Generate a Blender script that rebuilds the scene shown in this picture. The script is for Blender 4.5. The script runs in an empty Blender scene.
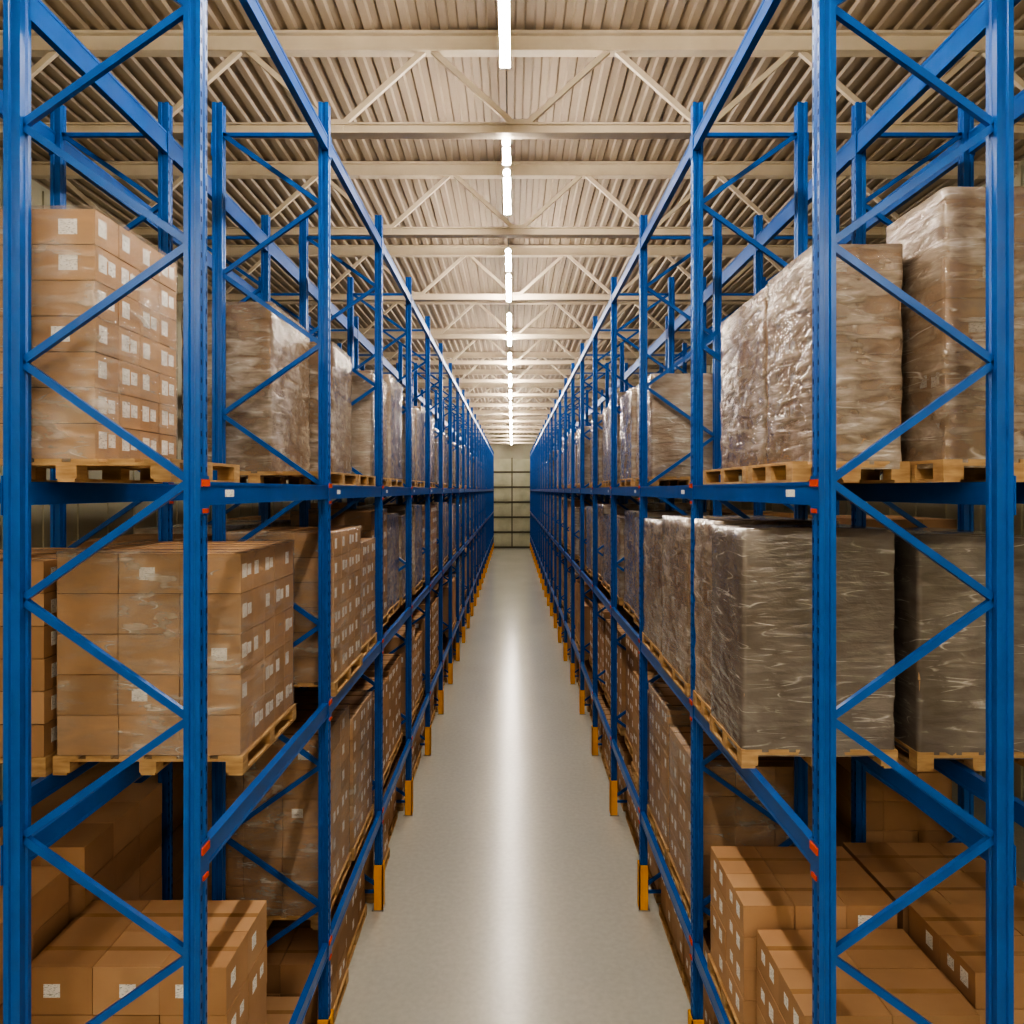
import bpy, math, random
from mathutils import Vector, noise

H = 5.6
D0, BAY, NF = 3.85, 2.65, 24
FR = [D0 + BAY * i for i in range(NF)]
YEND = 66.0
YBACK = -12.0
XW = 8.6
ZCEIL = 11.17
rng = random.Random(7)

# ------------------------------------------------------------------ materials
def new_mat(name):
    m = bpy.data.materials.new(name); m.use_nodes = True
    nt = m.node_tree
    b = nt.nodes["Principled BSDF"]
    return m, nt, b

def N(nt, t, **kw):
    n = nt.nodes.new(t)
    for k, v in kw.items():
        setattr(n, k, v)
    return n

def ramp(nt, src, stops):
    r = N(nt, "ShaderNodeValToRGB")
    els = r.color_ramp.elements
    while len(els) > 1: els.remove(els[-1])
    els[0].position = stops[0][0]; els[0].color = (*stops[0][1], 1)
    for p, c in stops[1:]:
        e = els.new(p); e.color = (*c, 1)
    nt.links.new(src, r.inputs[0])
    return r

def math_n(nt, op, a, b_=None, c=None, clamp=False):
    n = N(nt, "ShaderNodeMath", operation=op); n.use_clamp = clamp
    for i, v in enumerate((a, b_, c)):
        if v is None: continue
        if isinstance(v, (int, float)): n.inputs[i].default_value = v
        else: nt.links.new(v, n.inputs[i])
    return n.outputs[0]

def noise_tex(nt, scale, detail=4, vscale=(1, 1, 1), rot=(0, 0, 0), dist=0.0):
    tc = N(nt, "ShaderNodeTexCoord"); mp = N(nt, "ShaderNodeMapping")
    mp.inputs["Scale"].default_value = vscale
    mp.inputs["Rotation"].default_value = rot
    nt.links.new(tc.outputs["Object"], mp.inputs[0])
    n = N(nt, "ShaderNodeTexNoise")
    n.inputs["Scale"].default_value = scale
    n.inputs["Detail"].default_value = detail
    n.inputs["Distortion"].default_value = dist
    nt.links.new(mp.outputs[0], n.inputs["Vector"])
    return n

def simple(name, c1, c2, scale=4, rough=0.5, metal=0.0, vscale=(1, 1, 1), bump=0.0, spec=0.5, coat=0.0):
    m, nt, b = new_mat(name)
    n = noise_tex(nt, scale, 5, vscale)
    r = ramp(nt, n.outputs[0], [(0.3, c1), (0.7, c2)])
    nt.links.new(r.outputs[0], b.inputs["Base Color"])
    b.inputs["Roughness"].default_value = rough
    b.inputs["Metallic"].default_value = metal
    b.inputs["Specular IOR Level"].default_value = spec
    b.inputs["Coat Weight"].default_value = coat
    if bump > 0:
        bp = N(nt, "ShaderNodeBump"); bp.inputs["Strength"].default_value = bump
        bp.inputs["Distance"].default_value = 0.01
        nt.links.new(n.outputs[0], bp.inputs["Height"])
        nt.links.new(bp.outputs[0], b.inputs["Normal"])
    return m

M_BLUE = simple("rack_blue_paint", (0.004, 0.084, 0.34), (0.005, 0.102, 0.40), 6, 0.30, spec=0.5)
M_SLOT = simple("rack_slot_dark", (0.003, 0.02, 0.10), (0.004, 0.028, 0.12), 6, 0.8)
M_RED = simple("clip_red", (0.55, 0.06, 0.02), (0.7, 0.1, 0.03), 6, 0.5)
M_YEL = simple("guard_yellow", (0.85, 0.36, 0.008), (0.95, 0.45, 0.012), 6, 0.45)
M_GREY = simple("anchor_grey", (0.3, 0.3, 0.3), (0.4, 0.4, 0.4), 6, 0.4, 0.6)
M_WOOD = simple("pallet_wood", (0.34, 0.20, 0.09), (0.56, 0.37, 0.185), 6, 0.75, vscale=(1, 1, 5), bump=0.2)
M_C = [simple("cardboard_a", (0.40, 0.233, 0.122), (0.46, 0.273, 0.147), 3, 0.65),
       simple("cardboard_b", (0.35, 0.203, 0.105), (0.40, 0.238, 0.126), 3, 0.65),
       simple("cardboard_c", (0.44, 0.268, 0.147), (0.49, 0.303, 0.172), 3, 0.65)]
M_TAPE = simple("packing_tape", (0.33, 0.19, 0.09), (0.38, 0.23, 0.12), 8, 0.25)
M_CORE = simple("carton_gap_dark", (0.04, 0.022, 0.012), (0.06, 0.03, 0.016), 3, 0.9)
M_TRUSS = simple("truss_cream_paint", (0.62, 0.535, 0.42), (0.70, 0.61, 0.48), 3, 0.5)
M_DECK = simple("roof_deck_metal", (0.37, 0.305, 0.235), (0.43, 0.355, 0.275), 1.2, 0.5, vscale=(1, .2, 1))
M_HOUS = simple("fixture_white", (0.8, 0.8, 0.78), (0.85, 0.85, 0.83), 3, 0.4)
M_WALL = simple("wall_panel_paint", (0.40, 0.38, 0.28), (0.48, 0.46, 0.35), 0.6, 0.6)
M_DOOR = simple("door_panel_paint", (0.46, 0.46, 0.32), (0.62, 0.61, 0.45), 0.9, 0.5)
M_DTRIM = simple("door_dark_trim", (0.10, 0.09, 0.06), (0.14, 0.13, 0.09), 1, 0.5)

M_LABEL, nt, b = new_mat("paper_label")
n = noise_tex(nt, 60, 2, (1, 1, 4))
r = ramp(nt, n.outputs[0], [(0.36, (0.3, 0.3, 0.3)), (0.44, (0.85, 0.83, 0.8))])
nt.links.new(r.outputs[0], b.inputs["Base Color"]); b.inputs["Roughness"].default_value = 0.5

def film(name, col, lo, hi, dark, light, opaque=False, creases=1.0, graz=0.5, rough=.16, bump=.6, k1=.33, k4=.22, cdist=.5):
    """stretch film: broad cloudy zones + diagonal wrap streaks + thin creases with highlights painted in"""
    m, nt, b = new_mat(name)
    n0 = noise_tex(nt, 1.3, 3, (1, 1, .9), (0.3, 0.1, 0.2), 0.3).outputs[0]
    n1 = noise_tex(nt, 3.0, 6, (1, 1, 5), (0.30, 0.26, 0.3), 0.5).outputs[0]
    n4 = noise_tex(nt, 4.0, 5, (1.4, 1.4, 2.2), (-0.9, 0.8, 0.3), 0.5).outputs[0]
    n2 = noise_tex(nt, 1.3, 1, (.6, .6, 6), (-0.45, 0.4, 0.2), cdist * .3).outputs[0]
    n3 = noise_tex(nt, 1.3, 1, (.6, .6, 5), (0.7, -0.65, 0.1), cdist * .3).outputs[0]
    def ridge(src, wd):
        a = math_n(nt, 'ABSOLUTE', math_n(nt, 'SUBTRACT', src, 0.5))
        return math_n(nt, 'SUBTRACT', 1.0, math_n(nt, 'DIVIDE', a, wd, clamp=True), clamp=True)
    cr = math_n(nt, 'MULTIPLY', math_n(nt, 'MAXIMUM', ridge(n2, .010), ridge(n3, .008)),
                math_n(nt, 'MULTIPLY', math_n(nt, 'SUBTRACT', n4, 0.47, clamp=True), 7.0, clamp=True))
    mx = math_n(nt, 'MULTIPLY_ADD', n0, 1 - k1 - k4, math_n(nt, 'ADD', math_n(nt, 'MULTIPLY', n1, k1), math_n(nt, 'MULTIPLY', n4, k4)))
    rc = ramp(nt, mx, [(0.38, dark), (0.50, col), (0.62, light)])
    crease_glint = math_n(nt, 'MULTIPLY', cr, 0.6 * creases)
    mixc = N(nt, "ShaderNodeMix", data_type='RGBA')
    nt.links.new(crease_glint, mixc.inputs[0]); nt.links.new(rc.outputs[0], mixc.inputs[6])
    mixc.inputs[7].default_value = (0.8, 0.77, 0.72, 1)  # pale colour paints the highlight lines along the creases
    nt.links.new(mixc.outputs[2], b.inputs["Base Color"])
    b.inputs["Roughness"].default_value = rough
    b.inputs["Specular IOR Level"].default_value = 1.0
    b.inputs["Coat Weight"].default_value = 0.5
    b.inputs["Coat Roughness"].default_value = 0.1
    hgt = math_n(nt, 'ADD', math_n(nt, 'ADD', n1, math_n(nt, 'MULTIPLY', cr, 0.1)), math_n(nt, 'MULTIPLY', n4, .8))
    bp = N(nt, "ShaderNodeBump"); bp.inputs["Strength"].default_value = bump; bp.inputs["Distance"].default_value = 0.035
    nt.links.new(hgt, bp.inputs["Height"]); nt.links.new(bp.outputs[0], b.inputs["Normal"])
    nt.links.new(bp.outputs[0], b.inputs["Coat Normal"])
    if not opaque:
        r = ramp(nt, mx, [(0.38, (lo,) * 3), (0.5, ((lo * 2 + hi) / 3,) * 3), (0.62, (hi,) * 3)])
        fr = N(nt, "ShaderNodeLayerWeight"); fr.inputs[0].default_value = 0.35
        fac = math_n(nt, 'ADD', r.outputs[0], math_n(nt, 'MULTIPLY', fr.outputs["Facing"], graz), clamp=True)
        fac = math_n(nt, 'MAXIMUM', fac, math_n(nt, 'MULTIPLY', cr, 0.7 * creases))
        tr = N(nt, "ShaderNodeBsdfTransparent"); mix = N(nt, "ShaderNodeMixShader")
        out = nt.nodes["Material Output"]
        nt.links.new(fac, mix.inputs[0]); nt.links.new(tr.outputs[0], mix.inputs[1])
        nt.links.new(b.outputs[0], mix.inputs[2]); nt.links.new(mix.outputs[0], out.inputs[0])
    return m

M_FILM = film("stretch_film_clear", (0.5, 0.44, 0.37), 0.05, 0.46, (0.4, 0.33, 0.25), (0.7, 0.66, 0.6), graz=.15)
M_FILM2 = film("stretch_film_cloudy", (0.34, 0.275, 0.215), 0.42, 0.85, (0.24, 0.175, 0.125), (0.52, 0.46, 0.40), graz=.6)
M_FILM3 = film("stretch_film_grey", (0.200, 0.170, 0.147), 0.80, 0.96, (0.155, 0.128, 0.107), (0.265, 0.232, 0.205), graz=.4, creases=.9, rough=.2, bump=.5, k1=.28, k4=.18)
M_WRAPFAR = film("stretch_film_opaque", (0.37, 0.305, 0.25), 1.0, 1.0, (0.27, 0.195, 0.14), (0.49, 0.43, 0.37), opaque=True)

# polished concrete floor
M_FLOOR, nt, b = new_mat("polished_concrete")
n1 = noise_tex(nt, 0.5, 3, (1, .6, 1)); n2 = noise_tex(nt, 14, 5)
r1 = ramp(nt, n1.outputs[0], [(0.2, (0.48, 0.485, 0.445)), (0.8, (0.55, 0.55, 0.50))])
r2 = ramp(nt, n2.outputs[0], [(0.3, (0.91, 0.91, 0.91)), (0.7, (1, 1, 1))])
mm = N(nt, "ShaderNodeMix", data_type='RGBA', blend_type='MULTIPLY'); mm.inputs[0].default_value = 1
nt.links.new(r1.outputs[0], mm.inputs[6]); nt.links.new(r2.outputs[0], mm.inputs[7])
nt.links.new(mm.outputs[2], b.inputs["Base Color"])
b.inputs["Roughness"].default_value = 0.2
b.inputs["Specular IOR Level"].default_value = 0.9

M_EMIT, nt, b = new_mat("led_diffuser")
b.inputs["Base Color"].default_value = (0.9, 0.9, 0.9, 1)
b.inputs["Emission Color"].default_value = (1.0, 0.905, 0.785, 1)
b.inputs["Emission Strength"].default_value = 150.0

# ------------------------------------------------------------------ mesh builder
class MB:
    def __init__(s):
        s.v = []; s.f = []; s.m = []; s.sm = []; s.mats = []
    def mi(s, mat):
        if mat not in s.mats: s.mats.append(mat)
        return s.mats.index(mat)
    def add(s, vs, fs, mat, smooth=False):
        o = len(s.v); s.v += vs; k = s.mi(mat)
        for f in fs:
            s.f.append(tuple(i + o for i in f)); s.m.append(k); s.sm.append(smooth)
    def box(s, x0, x1, y0, y1, z0, z1, mat):
        if x0 > x1: x0, x1 = x1, x0
        vs = [(x0, y0, z0), (x1, y0, z0), (x1, y1, z0), (x0, y1, z0), (x0, y0, z1), (x1, y0, z1), (x1, y1, z1), (x0, y1, z1)]
        s.add(vs, [(0, 3, 2, 1), (4, 5, 6, 7), (0, 1, 5, 4), (1, 2, 6, 5), (2, 3, 7, 6), (3, 0, 4, 7)], mat)
    def bar(s, p, q, w, t, mat, up=Vector((0, 1, 0))):
        p = Vector(p); q = Vector(q); d = (q - p).normalized()
        a = up.cross(d).normalized() * (w / 2); c = d.cross(a).normalized() * (t / 2)
        vs = []
        for e in (p, q):
            for sx, sy in ((-1, -1), (1, -1), (1, 1), (-1, 1)):
                vs.append(tuple(e + a * sx + c * sy))
        s.add(vs, [(0, 3, 2, 1), (4, 5, 6, 7), (0, 1, 5, 4), (1, 2, 6, 5), (2, 3, 7, 6), (3, 0, 4, 7)], mat)
    def prism(s, prof, z0, z1, mat):
        n = len(prof)
        vs = [(x, y, z0) for x, y in prof] + [(x, y, z1) for x, y in prof]
        fs = [(i, (i + 1) % n, n + (i + 1) % n, n + i) for i in range(n)]
        fs.append(tuple(range(n, 2 * n))); fs.append(tuple(reversed(range(n))))
        s.add(vs, fs, mat)
    def cyl(s, p, q, r, mat, n=8, smooth=False):
        p = Vector(p); q = Vector(q); d = (q - p).normalized()
        a = d.orthogonal().normalized(); c = d.cross(a)
        vs = []
        for e in (p, q):
            for i in range(n):
                t = 2 * math.pi * i / n
                vs.append(tuple(e + (a * math.cos(t) + c * math.sin(t)) * r))
        fs = [(i, (i + 1) % n, n + (i + 1) % n, n + i) for i in range(n)]
        fs.append(tuple(range(n, 2 * n))); fs.append(tuple(reversed(range(n))))
        s.add(vs, fs, mat, smooth)
    def obj(s, name, loc=(0, 0, 0)):
        me = bpy.data.meshes.new(name + "_mesh")
        L = Vector(loc)
        me.from_pydata([tuple(Vector(v) - L) for v in s.v], [], s.f)
        for m in s.mats: me.materials.append(m)
        me.polygons.foreach_set("material_index", s.m)
        me.polygons.foreach_set("use_smooth", s.sm)
        me.update()
        o = bpy.data.objects.new(name, me); o.location = loc
        bpy.context.scene.collection.objects.link(o)
        return o

# ------------------------------------------------------------------ room
def plain(name, x0, x1, y0, y1, z0, z1, mat):
    mb = MB(); mb.box(x0, x1, y0, y1, z0, z1, mat); return mb.obj(name)

plain("floor", -XW - .2, XW + .2, YBACK - .2, YEND + .2, -0.2, 0, M_FLOOR)

def wall_ribbed(name, axis, pos, thick, a0, a1):
    mb = MB()
    if axis == 'x':
        mb.box(pos, pos + thick, a0, a1, 0, ZCEIL + .12, M_WALL)
        s = -1 if thick > 0 else 1
        y = a0 + .5
        while y < a1:
            mb.box(pos, pos + s * 0.03, y, y + .12, 0, ZCEIL - .1, M_WALL); y += 1.0
    else:
        mb.box(a0, a1, pos, pos + thick, 0, ZCEIL + .12, M_WALL)
        s = -1 if thick > 0 else 1
        x = a0 + .5
        while x < a1:
            mb.box(x, x + .1, min(pos, pos + s * 0.03), max(pos, pos + s * .03), 0, ZCEIL - .1, M_WALL); x += 0.6
    return mb.obj(name)
wall_ribbed("wall_left", 'x', -XW, -.2, YBACK, YEND)
wall_ribbed("wall_right", 'x', XW, .2, YBACK, YEND)
wall_ribbed("wall_back", 'y', YEND, .2, -XW - .2, XW + .2)
wall_ribbed("wall_front", 'y', YBACK, -.2, -XW - .2, XW + .2)

mb = MB()
mb.box(-2.1, 2.1, YEND - .10, YEND - .04, 0, 8.6, M_DOOR)
for k in range(6):
    z = 1.45 * k
    mb.box(-2.1, 2.1, YEND - .16, YEND - .08, z, z + .16, M_DTRIM)
    for j in range(4):
        mb.box(-1.98 + j * 1.02, -1.1 + j * 1.02, YEND - .13, YEND - .09, z + .26, z + 1.32, M_DOOR)
for x in (-2.2, -.05, 2.1):
    mb.box(x, x + .1, YEND - .18, YEND - .04, 0, 8.7, M_DTRIM)
mb.obj("door_1")

# ceiling: trapezoidal deck, ribs along y
mb = MB()
xs = []; x = -XW - .2; pitch = .23
while x < XW + .2:
    xs += [(x, 0.035), (x + .09, 0.035), (x + .115, 0), (x + .205, 0)]
    x += pitch
nv = len(xs)
vs = [(a, YBACK - .2, ZCEIL + z) for a, z in xs] + [(a, YEND + .2, ZCEIL + z) for a, z in xs]
mb.add(vs, [(i, i + 1, nv + i + 1, nv + i) for i in range(nv - 1)], M_DECK)
mb.box(-XW - .2, XW + .2, YBACK - .2, YEND + .2, ZCEIL + .1, ZCEIL + .2, M_DECK)
mb.obj("ceiling")

# roof trusses
ty = [-7.5, -3.5, .4, 4.4, 8.35, 11.65, 15.6]
while ty[-1] < 61: ty.append(ty[-1] + 4.0)
zb, zt = H + 4.4, H + 5.46
for y in ty:
    mb = MB()
    mb.box(-XW, XW, y - .08, y + .08, zb - .07, zb - .05, M_TRUSS)
    mb.box(-XW, XW, y - .02, y + .02, zb - .05, zb + .05, M_TRUSS)
    mb.box(-XW, XW, y - .05, y + .05, zb + .05, zb + .07, M_TRUSS)
    mb.box(-XW, XW, y - .09, y + .09, ZCEIL - .035, ZCEIL - .002, M_TRUSS)
    mb.box(-XW, XW, y - .03, y + .03, zt - .1, ZCEIL - .035, M_TRUSS)
    mb.box(-XW, XW, y - .07, y + .07, zt - .12, zt - .10, M_TRUSS)
    P = 2.25
    for k in range(-4, 4):
        xb = .1 + k * P
        for dx in (-P / 2, P / 2):
            xx = xb + dx
            if abs(xx) > XW or abs(xb) > XW: continue
            mb.bar((xb, y, zb), (xx, y, zt - .05), .065, .05, M_TRUSS)
        mb.box(xb - .09, xb + .09, y - .026, y + .026, zb - .04, zb + .12, M_TRUSS)
    mb.obj("roof_truss")

# lights
def strip(xc, segs):
    mb = MB()
    zf = H + 4.30
    for a, b_ in segs:
        mb.cyl((xc, a, zf), (xc, b_, zf), .05, M_EMIT, 12, False)
        mb.box(xc - .035, xc + .035, a, b_, zf + .055, zf + .085, M_HOUS)
        for yy in (a + .0, b_ - .03):
            mb.box(xc - .055, xc + .055, yy, yy + .03, zf - .052, zf + .06, M_HOUS)
        for yy in (a + .25, b_ - .25):
            mb.cyl((xc, yy, zf + .08), (xc, yy, ZCEIL - .002), .005, M_GREY, 5)
    return mb.obj("strip_light")
segs = [(-11, -8.2), (-7, -4), (-3, 0.1), (1.2, 3.8), (4.9, 6.9), (8.45, 8.95), (9.25, 10.56), (12.3, 13.3), (13.75, 15.45), (16.8, 18.2), (18.8, 20.2)]
y = 21.6
while y < 63: segs.append((y, y + 2.5)); y += 4.0
strip(-.07, segs)
side = [(-10.5, -7.5), (-6.5, -3.5)]  # unseen side tubes behind the camera, added to brighten racks and ceiling
strip(-6.3, side); strip(6.3, side)

# ------------------------------------------------------------------ racks
LV = [1.25, 3.52, 5.58, 8.88]
BH = .067
ZTOP = 9.27
def rack(s, xa, xb_, rear=False):
    """s=-1 left / +1 right; xa aisle side, xb_ rear"""
    mb = MB()
    pw, pd = .047, .045
    for i, y in enumerate(FR):
        for xc, face in ((xa, -1), (xb_, 1)):
            X = s * xc
            g = .011
            prof = [(-pw, -pd), (-.018, -pd), (-.012, -pd + g), (.012, -pd + g), (.018, -pd), (pw, -pd),
                    (pw, -.02), (pw - g, -.012), (pw - g, .012), (pw, .02), (pw, pd), (.018, pd), (.012, pd - g), (-.012, pd - g), (-.018, pd),
                    (-pw, pd), (-pw, .02), (-pw + g, .012), (-pw + g, -.012), (-pw, -.02)]
            mb.prism([(X + a, y + c) for a, c in prof], 0.012, ZTOP, M_BLUE)
            mb.box(X - .08, X + .08, y - .08, y + .08, 0, .014, M_GREY)
            if i < 5:
                xf = X + s * face * pw
                z = .4
                while z < ZTOP - .1:
                    for yy in (-.032, .032):
                        mb.box(xf - .001, xf + .001, y + yy - .006, y + yy + .006, z, z + .03, M_SLOT)
                    z += .1
            for z in LV:
                mb.box(X + s * face * pw, X + s * face * (pw + .006), y - .055, y + .055, z - .12, z + .10, M_BLUE)
        xi, xo = s * (xa + pw - .02), s * (xb_ - pw + .02)
        k = 0; z = 5.65 - 1.336 * 4
        while z < ZTOP - .3:
            nz = z + .668
            a, c = (xi, xo) if k % 2 == 0 else (xo, xi)
            mb.bar((a, y, max(z, .15)), (c, y, min(nz, 9.0)), .042, .03, M_BLUE)
            k += 1; z = nz
        for z in (.22, 8.98):
            mb.bar((xi, y, z), (xo, y, z), .035, .03, M_BLUE)
        if xa < 2:   # bottom upright guards
            X = s * xa
            e, f = pw + .014, .075
            xo_, xi_ = X - s * (e + .006), X + s * e * .8
            mb.box(xo_, xi_, y - f, y - f + .022, 0, .60, M_YEL)
            mb.box(xo_, xi_, y + f - .022, y + f, 0, .60, M_YEL)
            mb.box(xo_, xo_ + s * .014, y - f, y + f, 0, .60, M_YEL)
    for i in range(NF - 1):
        y0, y1 = FR[i] + .045, FR[i + 1] - .045
        for li, z in enumerate(LV):
            for xc, face in ((xa, -1), (xb_, 1)):
                if li == 3 and not rear and face == 1: continue
                bh = .10 if (li == 3 and rear) else BH
                X = s * (xc + face * .02)
                mb.box(X - .023, X + .023, y0, y1, z - bh + .004, z + bh - .004, M_BLUE)
                mb.box(X - .027, X + .027, y0, y1, z - bh, z - bh + .022, M_BLUE)
                mb.box(X - .027, X + .027, y0, y1, z + bh - .022, z + bh, M_BLUE)
                if li < 3 and face == -1:
                    Xc = s * (xc - pw - .007)
                    yy = y0 - .045
                    mb.box(Xc - .009, Xc + .009, yy - .045, yy + .045, z + .04, z + .08, M_RED)
                    mb.box(Xc - .008, Xc + .008, yy - .03, yy + .03, z - .11, z - .085, M_RED)
                    if li == 2 and i < 12:
                        Xl = s * (xc - .02 - .0235)
                        mb.box(Xl - .0015, Xl + .0015, y0 + .25, y0 + .38, z - .022, z + .022, M_LABEL)
    return mb.obj("pallet_rack")
rack(-1, 1.785, 2.79); rack(1, 1.76, 2.75)
for s in (-1, 1): rack(s, 3.30, 4.32, True)

# ------------------------------------------------------------------ pallets and loads
PH = .135
def pallet(mb, x0, x1, y0, y1, z):
    if x0 > x1: x0, x1 = x1, x0
    w = x1 - x0; l = y1 - y0
    bw = .1
    for k in range(3):
        yy = y0 + (l - bw) * k / 2
        mb.box(x0, x1, yy, yy + bw, z + .096, z + .115, M_WOOD)
        for j in range(3):
            xx = x0 + (w - .12) * j / 2
            mb.box(xx, xx + .12, yy, yy + bw, z + .019, z + .0955, M_WOOD)
    for j in range(3):
        xx = x0 + (w - .1) * j / 2
        mb.box(xx, xx + .1, y0, y1, z, z + .019, M_WOOD)
    nb = 6; bw = w / nb * .78
    for j in range(nb):
        xx = x0 + (w - bw) * j / (nb - 1)
        mb.box(xx, xx + bw, y0, y1, z + .1155, z + PH, M_WOOD)

def shell(mb, x0, x1, y0, y1, z0, z1, mat, seed, amp=.010, full=False):
    r = .035; pts = []
    def seg(a, b_, n):
        for i in range(n):
            t = i / n
            pts.append((a[0] + (b_[0] - a[0]) * t, a[1] + (b_[1] - a[1]) * t))
    def arc(cx, cy, a0):
        for i in range(4):
            t = a0 + math.pi / 2 * i / 4
            pts.append((cx + r * math.cos(t), cy + r * math.sin(t)))
    X0, X1, Y0, Y1 = x0 - .012, x1 + .012, y0 - .012, y1 + .012
    arc(X0 + r, Y0 + r, math.pi); seg((X0 + r, Y0), (X1 - r, Y0), 12)
    arc(X1 - r, Y0 + r, -math.pi / 2); seg((X1, Y0 + r), (X1, Y1 - r), 12)
    arc(X1 - r, Y1 - r, 0); seg((X1 - r, Y1), (X0 + r, Y1), 6)
    arc(X0 + r, Y1 - r, math.pi / 2); seg((X0, Y1 - r), (X0, Y0 + r), 12)
    n = len(pts); rows = 22; vs = []
    cx, cy = (x0 + x1) / 2, (y0 + y1) / 2
    for k in range(rows + 1):
        z = z0 + (z1 - z0) * k / rows
        for (px, py) in pts:
            o = noise.noise(Vector((px * 3 + seed, py * 3, z * 6 + px * 2 + py))) * amp + noise.noise(Vector((px * 9, py * 9 + seed, z * 14))) * amp * .6
            d = Vector((px - cx, py - cy, 0)).normalized()
            vs.append((px + d.x * o, py + d.y * o, z + (.012 if k == rows else 0)))
    for (px, py) in pts:
        d = Vector((cx - px, cy - py, 0))
        q = .96 if full else .15
        vs.append((px + d.x * q, py + d.y * q, z1 + .013 + .006 * noise.noise(Vector((px * 8, py * 8, seed)))))
    fs = []
    for k in range(rows + 1):
        for i in range(n):
            j = (i + 1) % n
            fs.append((k * n + i, k * n + j, (k + 1) * n + j, (k + 1) * n + i))
    mb.add(vs, fs, mat, True)

def cartons(mb, x0, x1, y0, y1, z0, z1, nx, ny, nz, s, rg, labels=True, fine=True, frontp=.15):
    mb.box(x0 + .02, x1 - .02, y0 + .02, y1 - .02, z0, z1 - .03, M_CORE)
    w, l, h = (x1 - x0) / nx, (y1 - y0) / ny, (z1 - z0) / nz
    g = .0025
    for k in range(nz):
        for i in range(nx):
            for j in range(ny):
                if 0 < i < nx - 1 and 0 < j < ny - 1 and k < nz - 1: continue
                jx, jy = rg.uniform(-.003, .003), rg.uniform(-.004, .003)
                a0, a1 = x0 + i * w + g + jx, x0 + (i + 1) * w - g + jx
                b0, b1 = y0 + j * l + g + jy, y0 + (j + 1) * l - g + jy
                c0, c1 = z0 + k * h + .002, z0 + (k + 1) * h - .004
                mb.box(a0, a1, b0, b1, c0, c1, rg.choice(M_C))
                if not fine: continue
                if k == nz - 1:
                    ym = (b0 + b1) / 2
                    mb.box(a0, a1, ym - .022, ym + .022, c1, c1 + .001, M_TAPE)
                if labels:
                    aisle = (i == nx - 1) if s < 0 else (i == 0)
                    if aisle and rg.random() < .9:
                        xf = a1 if s < 0 else a0
                        yc = b0 + l * .3; zc = (c0 + c1) / 2 + h * .05
                        mb.box(xf - .0015, xf + .0015, yc - .04, yc + .04, zc - .05, zc + .05, M_LABEL)
                        if rg.random() < .6:
                            yc += l * .38
                            mb.box(xf - .0015, xf + .0015, yc - .035, yc + .035, zc - .04, zc + .04, M_LABEL)
                    if j == 0 and rg.random() < frontp:
                        xm = a0 + w * rg.uniform(.3, .7); zc = (c0 + c1) / 2
                        mb.box(xm - .055, xm + .055, b0 - .0015, b0 + .0015, zc - .045, zc + .045, M_LABEL)

cnt = [0]
def load(s, zbase, y0, y1, xa, xb_, h, kind, div=(3, 3, 6), px=None, labels=True, frontp=.1):
    cnt[0] += 1
    rg = random.Random(cnt[0] * 13 + 5)
    mb = MB()
    X0, X1 = (s * xa, s * xb_) if s > 0 else (s * xb_, s * xa)
    if px is None: px = (xa - .02, xb_ + .02)
    pallet(mb, s * px[0], s * px[1], y0 - .015, y1 + .015, zbase)
    z0 = zbase + PH
    sd = rg.uniform(0, 50)
    if kind == 'w':
        cartons(mb, X0 + .03, X1 - .03, y0 + .03, y1 - .03, z0, z0 + h - .02, 2, 2, 3, s, rg, False, False)
    else:
        cartons(mb, X0, X1, y0, y1, z0, z0 + h, *div, s, rg, labels and kind != 'g', True, frontp)
    if kind == 'c': shell(mb, X0, X1, y0, y1, z0 - .03, z0 + h, M_FILM, sd, .006)
    if kind == 'f': shell(mb, X0, X1, y0, y1, z0 - .05, z0 + h, M_FILM2, sd, .014, True)
    if kind == 'g': shell(mb, X0, X1, y0, y1, z0 - .05, z0 + h, M_FILM3, sd, .012, True)
    if kind == 'w': shell(mb, X0, X1, y0, y1, z0 - .05, z0 + h, M_WRAPFAR, sd, .018, True)
    nm = "carton_pallet_load" if kind in 'cp' else "shrink_wrapped_pallet_load"
    mb.obj(nm, ((X0 + X1) / 2, (y0 + y1) / 2, zbase))

Z1, Z2, Z3 = LV[0] + BH, LV[1] + BH, LV[2] + BH
# left, near
load(-1, Z3, 3.98, 4.95, 2.43, 3.18, 1.46, 'c', (2, 4, 7), (1.98, 3.2))
load(-1, Z3, 6.66, 7.95, 2.36, 3.22, 1.64, 'f', (2, 3, 6), (1.8, 3.22))
load(-1, Z3, 8.03, 9.0, 2.12, 3.1, 1.55, 'f', (2, 3, 6), (1.8, 3.1))
load(-1, Z2, 4.83, 6.0, 1.92, 3.22, 1.43, 'c', (3, 5, 5))
load(-1, Z2, 4.80, 5.95, 3.29, 4.3, 1.38, 'p', (3, 3, 6))
load(-1, Z2, 6.66, 7.85, 1.74, 2.9, 1.46, 'c', (3, 4, 6))
load(-1, Z2, 7.95, 9.0, 1.8, 2.9, 1.25, 'c', (3, 4, 5))
load(-1, Z1, 4.55, 5.3, 1.9, 3.25, .97, 'p', (3, 2, 3), frontp=1)
load(-1, Z1, 6.66, 7.8, 1.86, 3.0, 1.7, 'c', (3, 3, 6))
load(-1, Z1, 7.9, 9.0, 1.84, 3.0, 1.5, 'c', (3, 3, 6))
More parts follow.
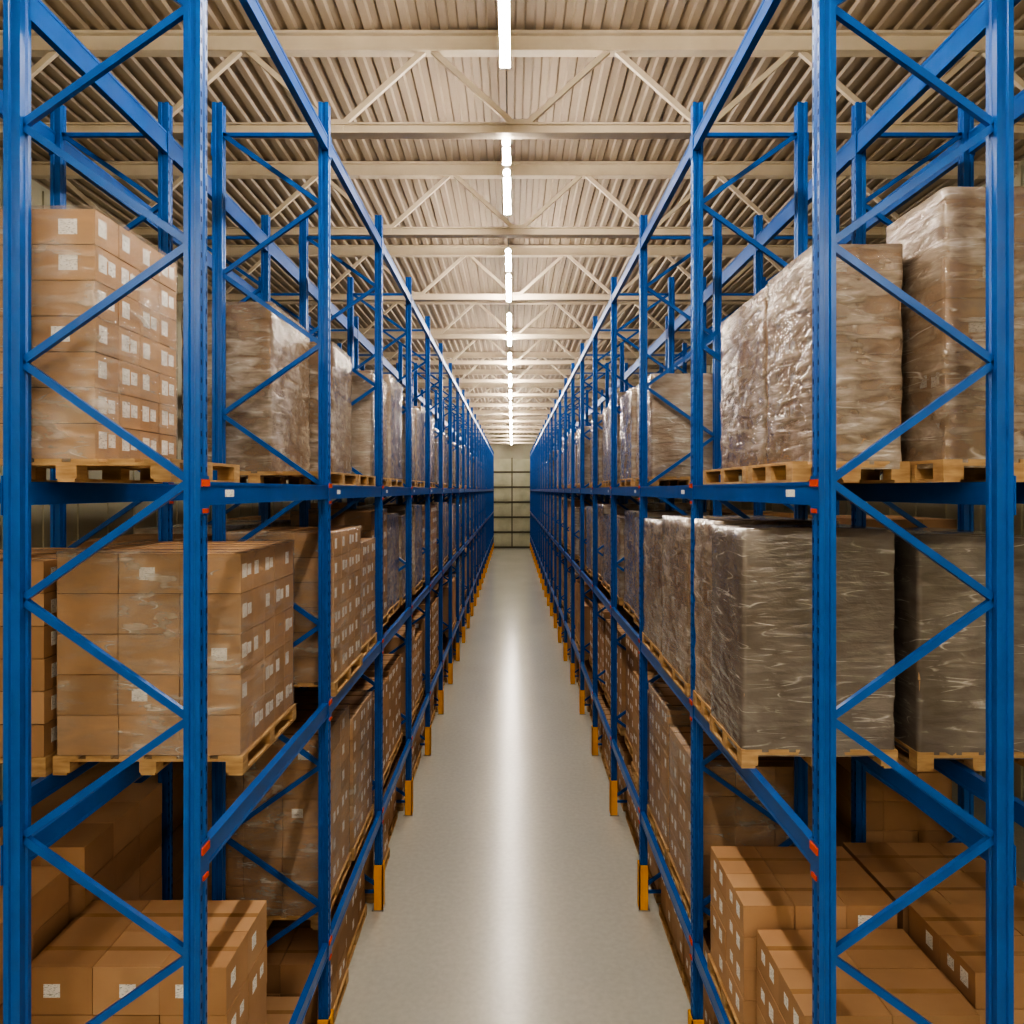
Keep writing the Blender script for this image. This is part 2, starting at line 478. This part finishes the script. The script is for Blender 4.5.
# right, near
load(1, Z3, 4.05, 4.68, 2.57, 3.4, 1.60, 'f', (2, 2, 5), labels=True)
load(1, Z3, 4.35, 5.14, 1.93, 2.48, 1.37, 'f', (2, 3, 6), (1.78, 2.53))
load(1, Z3, 5.2, 6.35, 1.95, 3.0, 1.36, 'f', (3, 3, 6), (1.78, 3.0))
load(1, Z2, 4.95, 5.72, 1.68, 2.77, 1.58, 'g', (3, 2, 6))
load(1, Z2, 5.78, 6.40, 1.72, 2.77, 1.60, 'f', (3, 2, 6))
load(1, Z2, 4.9, 6.1, 2.92, 3.8, 1.53, 'g', (3, 3, 6))
load(1, Z2, 6.64, 7.78, 1.72, 2.85, 1.58, 'f', (3, 3, 6))
load(1, Z2, 7.88, 9.02, 1.74, 2.85, 1.5, 'f', (3, 3, 6))
load(1, Z1, 5.22, 6.1, 1.77, 2.95, .97, 'p', (3, 2, 4))
load(1, Z1, 4.3, 5.15, 1.84, 2.95, .84, 'p', (2, 2, 3))
load(1, Z1, 4.5, 5.25, 3.05, 4.25, .97, 'p', (2, 2, 4))
load(1, Z1, 5.32, 6.3, 3.05, 4.25, .9, 'p', (3, 2, 4))
load(1, Z1, 6.66, 7.8, 1.80, 2.95, 1.45, 'c', (3, 3, 5))
load(1, Z1, 7.9, 9.0, 1.80, 2.95, 1.6, 'c', (3, 3, 6))

for s in (-1, 1):
    for b_ in range(0, 5):
        ya = FR[b_]
        for lev, z in ((0, 0.0), (1, Z1), (2, Z2), (3, Z3)):
            if lev > 0 and b_ < 2: continue
            for j in range(2):
                y0 = ya + .12 + j * 1.23; y1 = y0 + 1.15
                kind = {0: 'p', 1: 'p', 2: rng.choice('cw') if s < 0 else 'w', 3: 'w'}[lev]
                h = {0: rng.uniform(.75, .93), 1: rng.uniform(1.2, 1.75), 2: rng.uniform(1.3, 1.6), 3: rng.uniform(1.35, 1.6)}[lev]
                xa = rng.uniform(1.84, 1.96) if lev else rng.uniform(1.88, 1.98)
                load(s, z, y0, y1, xa, xa + 1.1, h, kind, (3, rng.choice((3, 4)), max(3, round(h / .26))))

def row(s, z, bays, xa, wd, hr, kinds, seed):
    rg = random.Random(seed); mb = MB()
    for b_ in bays:
        for j in range(2):
            if rg.random() < .06: continue
            y0 = FR[b_] + .12 + j * 1.23; y1 = y0 + 1.15
            x = xa + rg.uniform(-.05, .07); h = rg.uniform(*hr)
            X0, X1 = (s * x, s * (x + wd)) if s > 0 else (s * (x + wd), s * x)
            pallet(mb, X0 - .02, X1 + .02, y0 - .01, y1 + .01, z)
            k = rg.choice(kinds); z0 = z + PH
            if k == 'c': cartons(mb, X0, X1, y0, y1, z0, z0 + h, 3, 3, max(3, round(h / .27)), s, rg, False, False)
            else:
                cartons(mb, X0 + .03, X1 - .03, y0 + .03, y1 - .03, z0, z0 + h - .02, 2, 2, 3, s, rg, False, False)
                shell(mb, X0, X1, y0, y1, z0 - .05, z0 + h, M_WRAPFAR, rg.uniform(0, 90), .02, True)
    mb.obj("pallet_load_row")
far = range(5, NF - 1)
for s in (-1, 1):
    row(s, 0.0, far, 1.9, 1.1, (.75, .93), 'c', 11 + s)
    row(s, Z1, far, 1.86, 1.1, (1.2, 1.75), 'ccw', 21 + s)
    row(s, Z2, far, 1.86, 1.1, (1.3, 1.6), 'cww', 31 + s)
    row(s, Z3, far, 1.86, 1.1, (1.35, 1.6), 'w', 41 + s)
    row(s, 0.0, range(0, 9), 3.3, 1.0, (.75, .95), 'c', 51 + s)
    row(s, Z1, range(0 if s < 0 else 1, 9), 3.3, 1.0, (1.2, 1.7), 'c', 61 + s)
    row(s, Z2, range(1, 9), 3.3, 1.0, (1.2, 1.6), 'ccw', 71 + s)

# ------------------------------------------------------------------ camera & world
cam = bpy.data.cameras.new("camera"); co = bpy.data.objects.new("camera", cam)
co.location = (0, 0, H); co.rotation_euler = (math.pi / 2, 0, 0)
cam.lens = 24; cam.sensor_width = 36; cam.shift_y = -22 / 1024
cam.clip_end = 300
bpy.context.scene.collection.objects.link(co); bpy.context.scene.camera = co
w = bpy.data.worlds.new("world"); bpy.context.scene.world = w; w.use_nodes = True
w.node_tree.nodes["Background"].inputs[0].default_value = (0.5, 0.5, 0.5, 1)
w.node_tree.nodes["Background"].inputs[1].default_value = 0.1
try:
    bpy.context.scene.view_settings.view_transform = 'AgX'
    bpy.context.scene.view_settings.look = 'AgX - High Contrast'
except Exception as e:
    print("view", e)
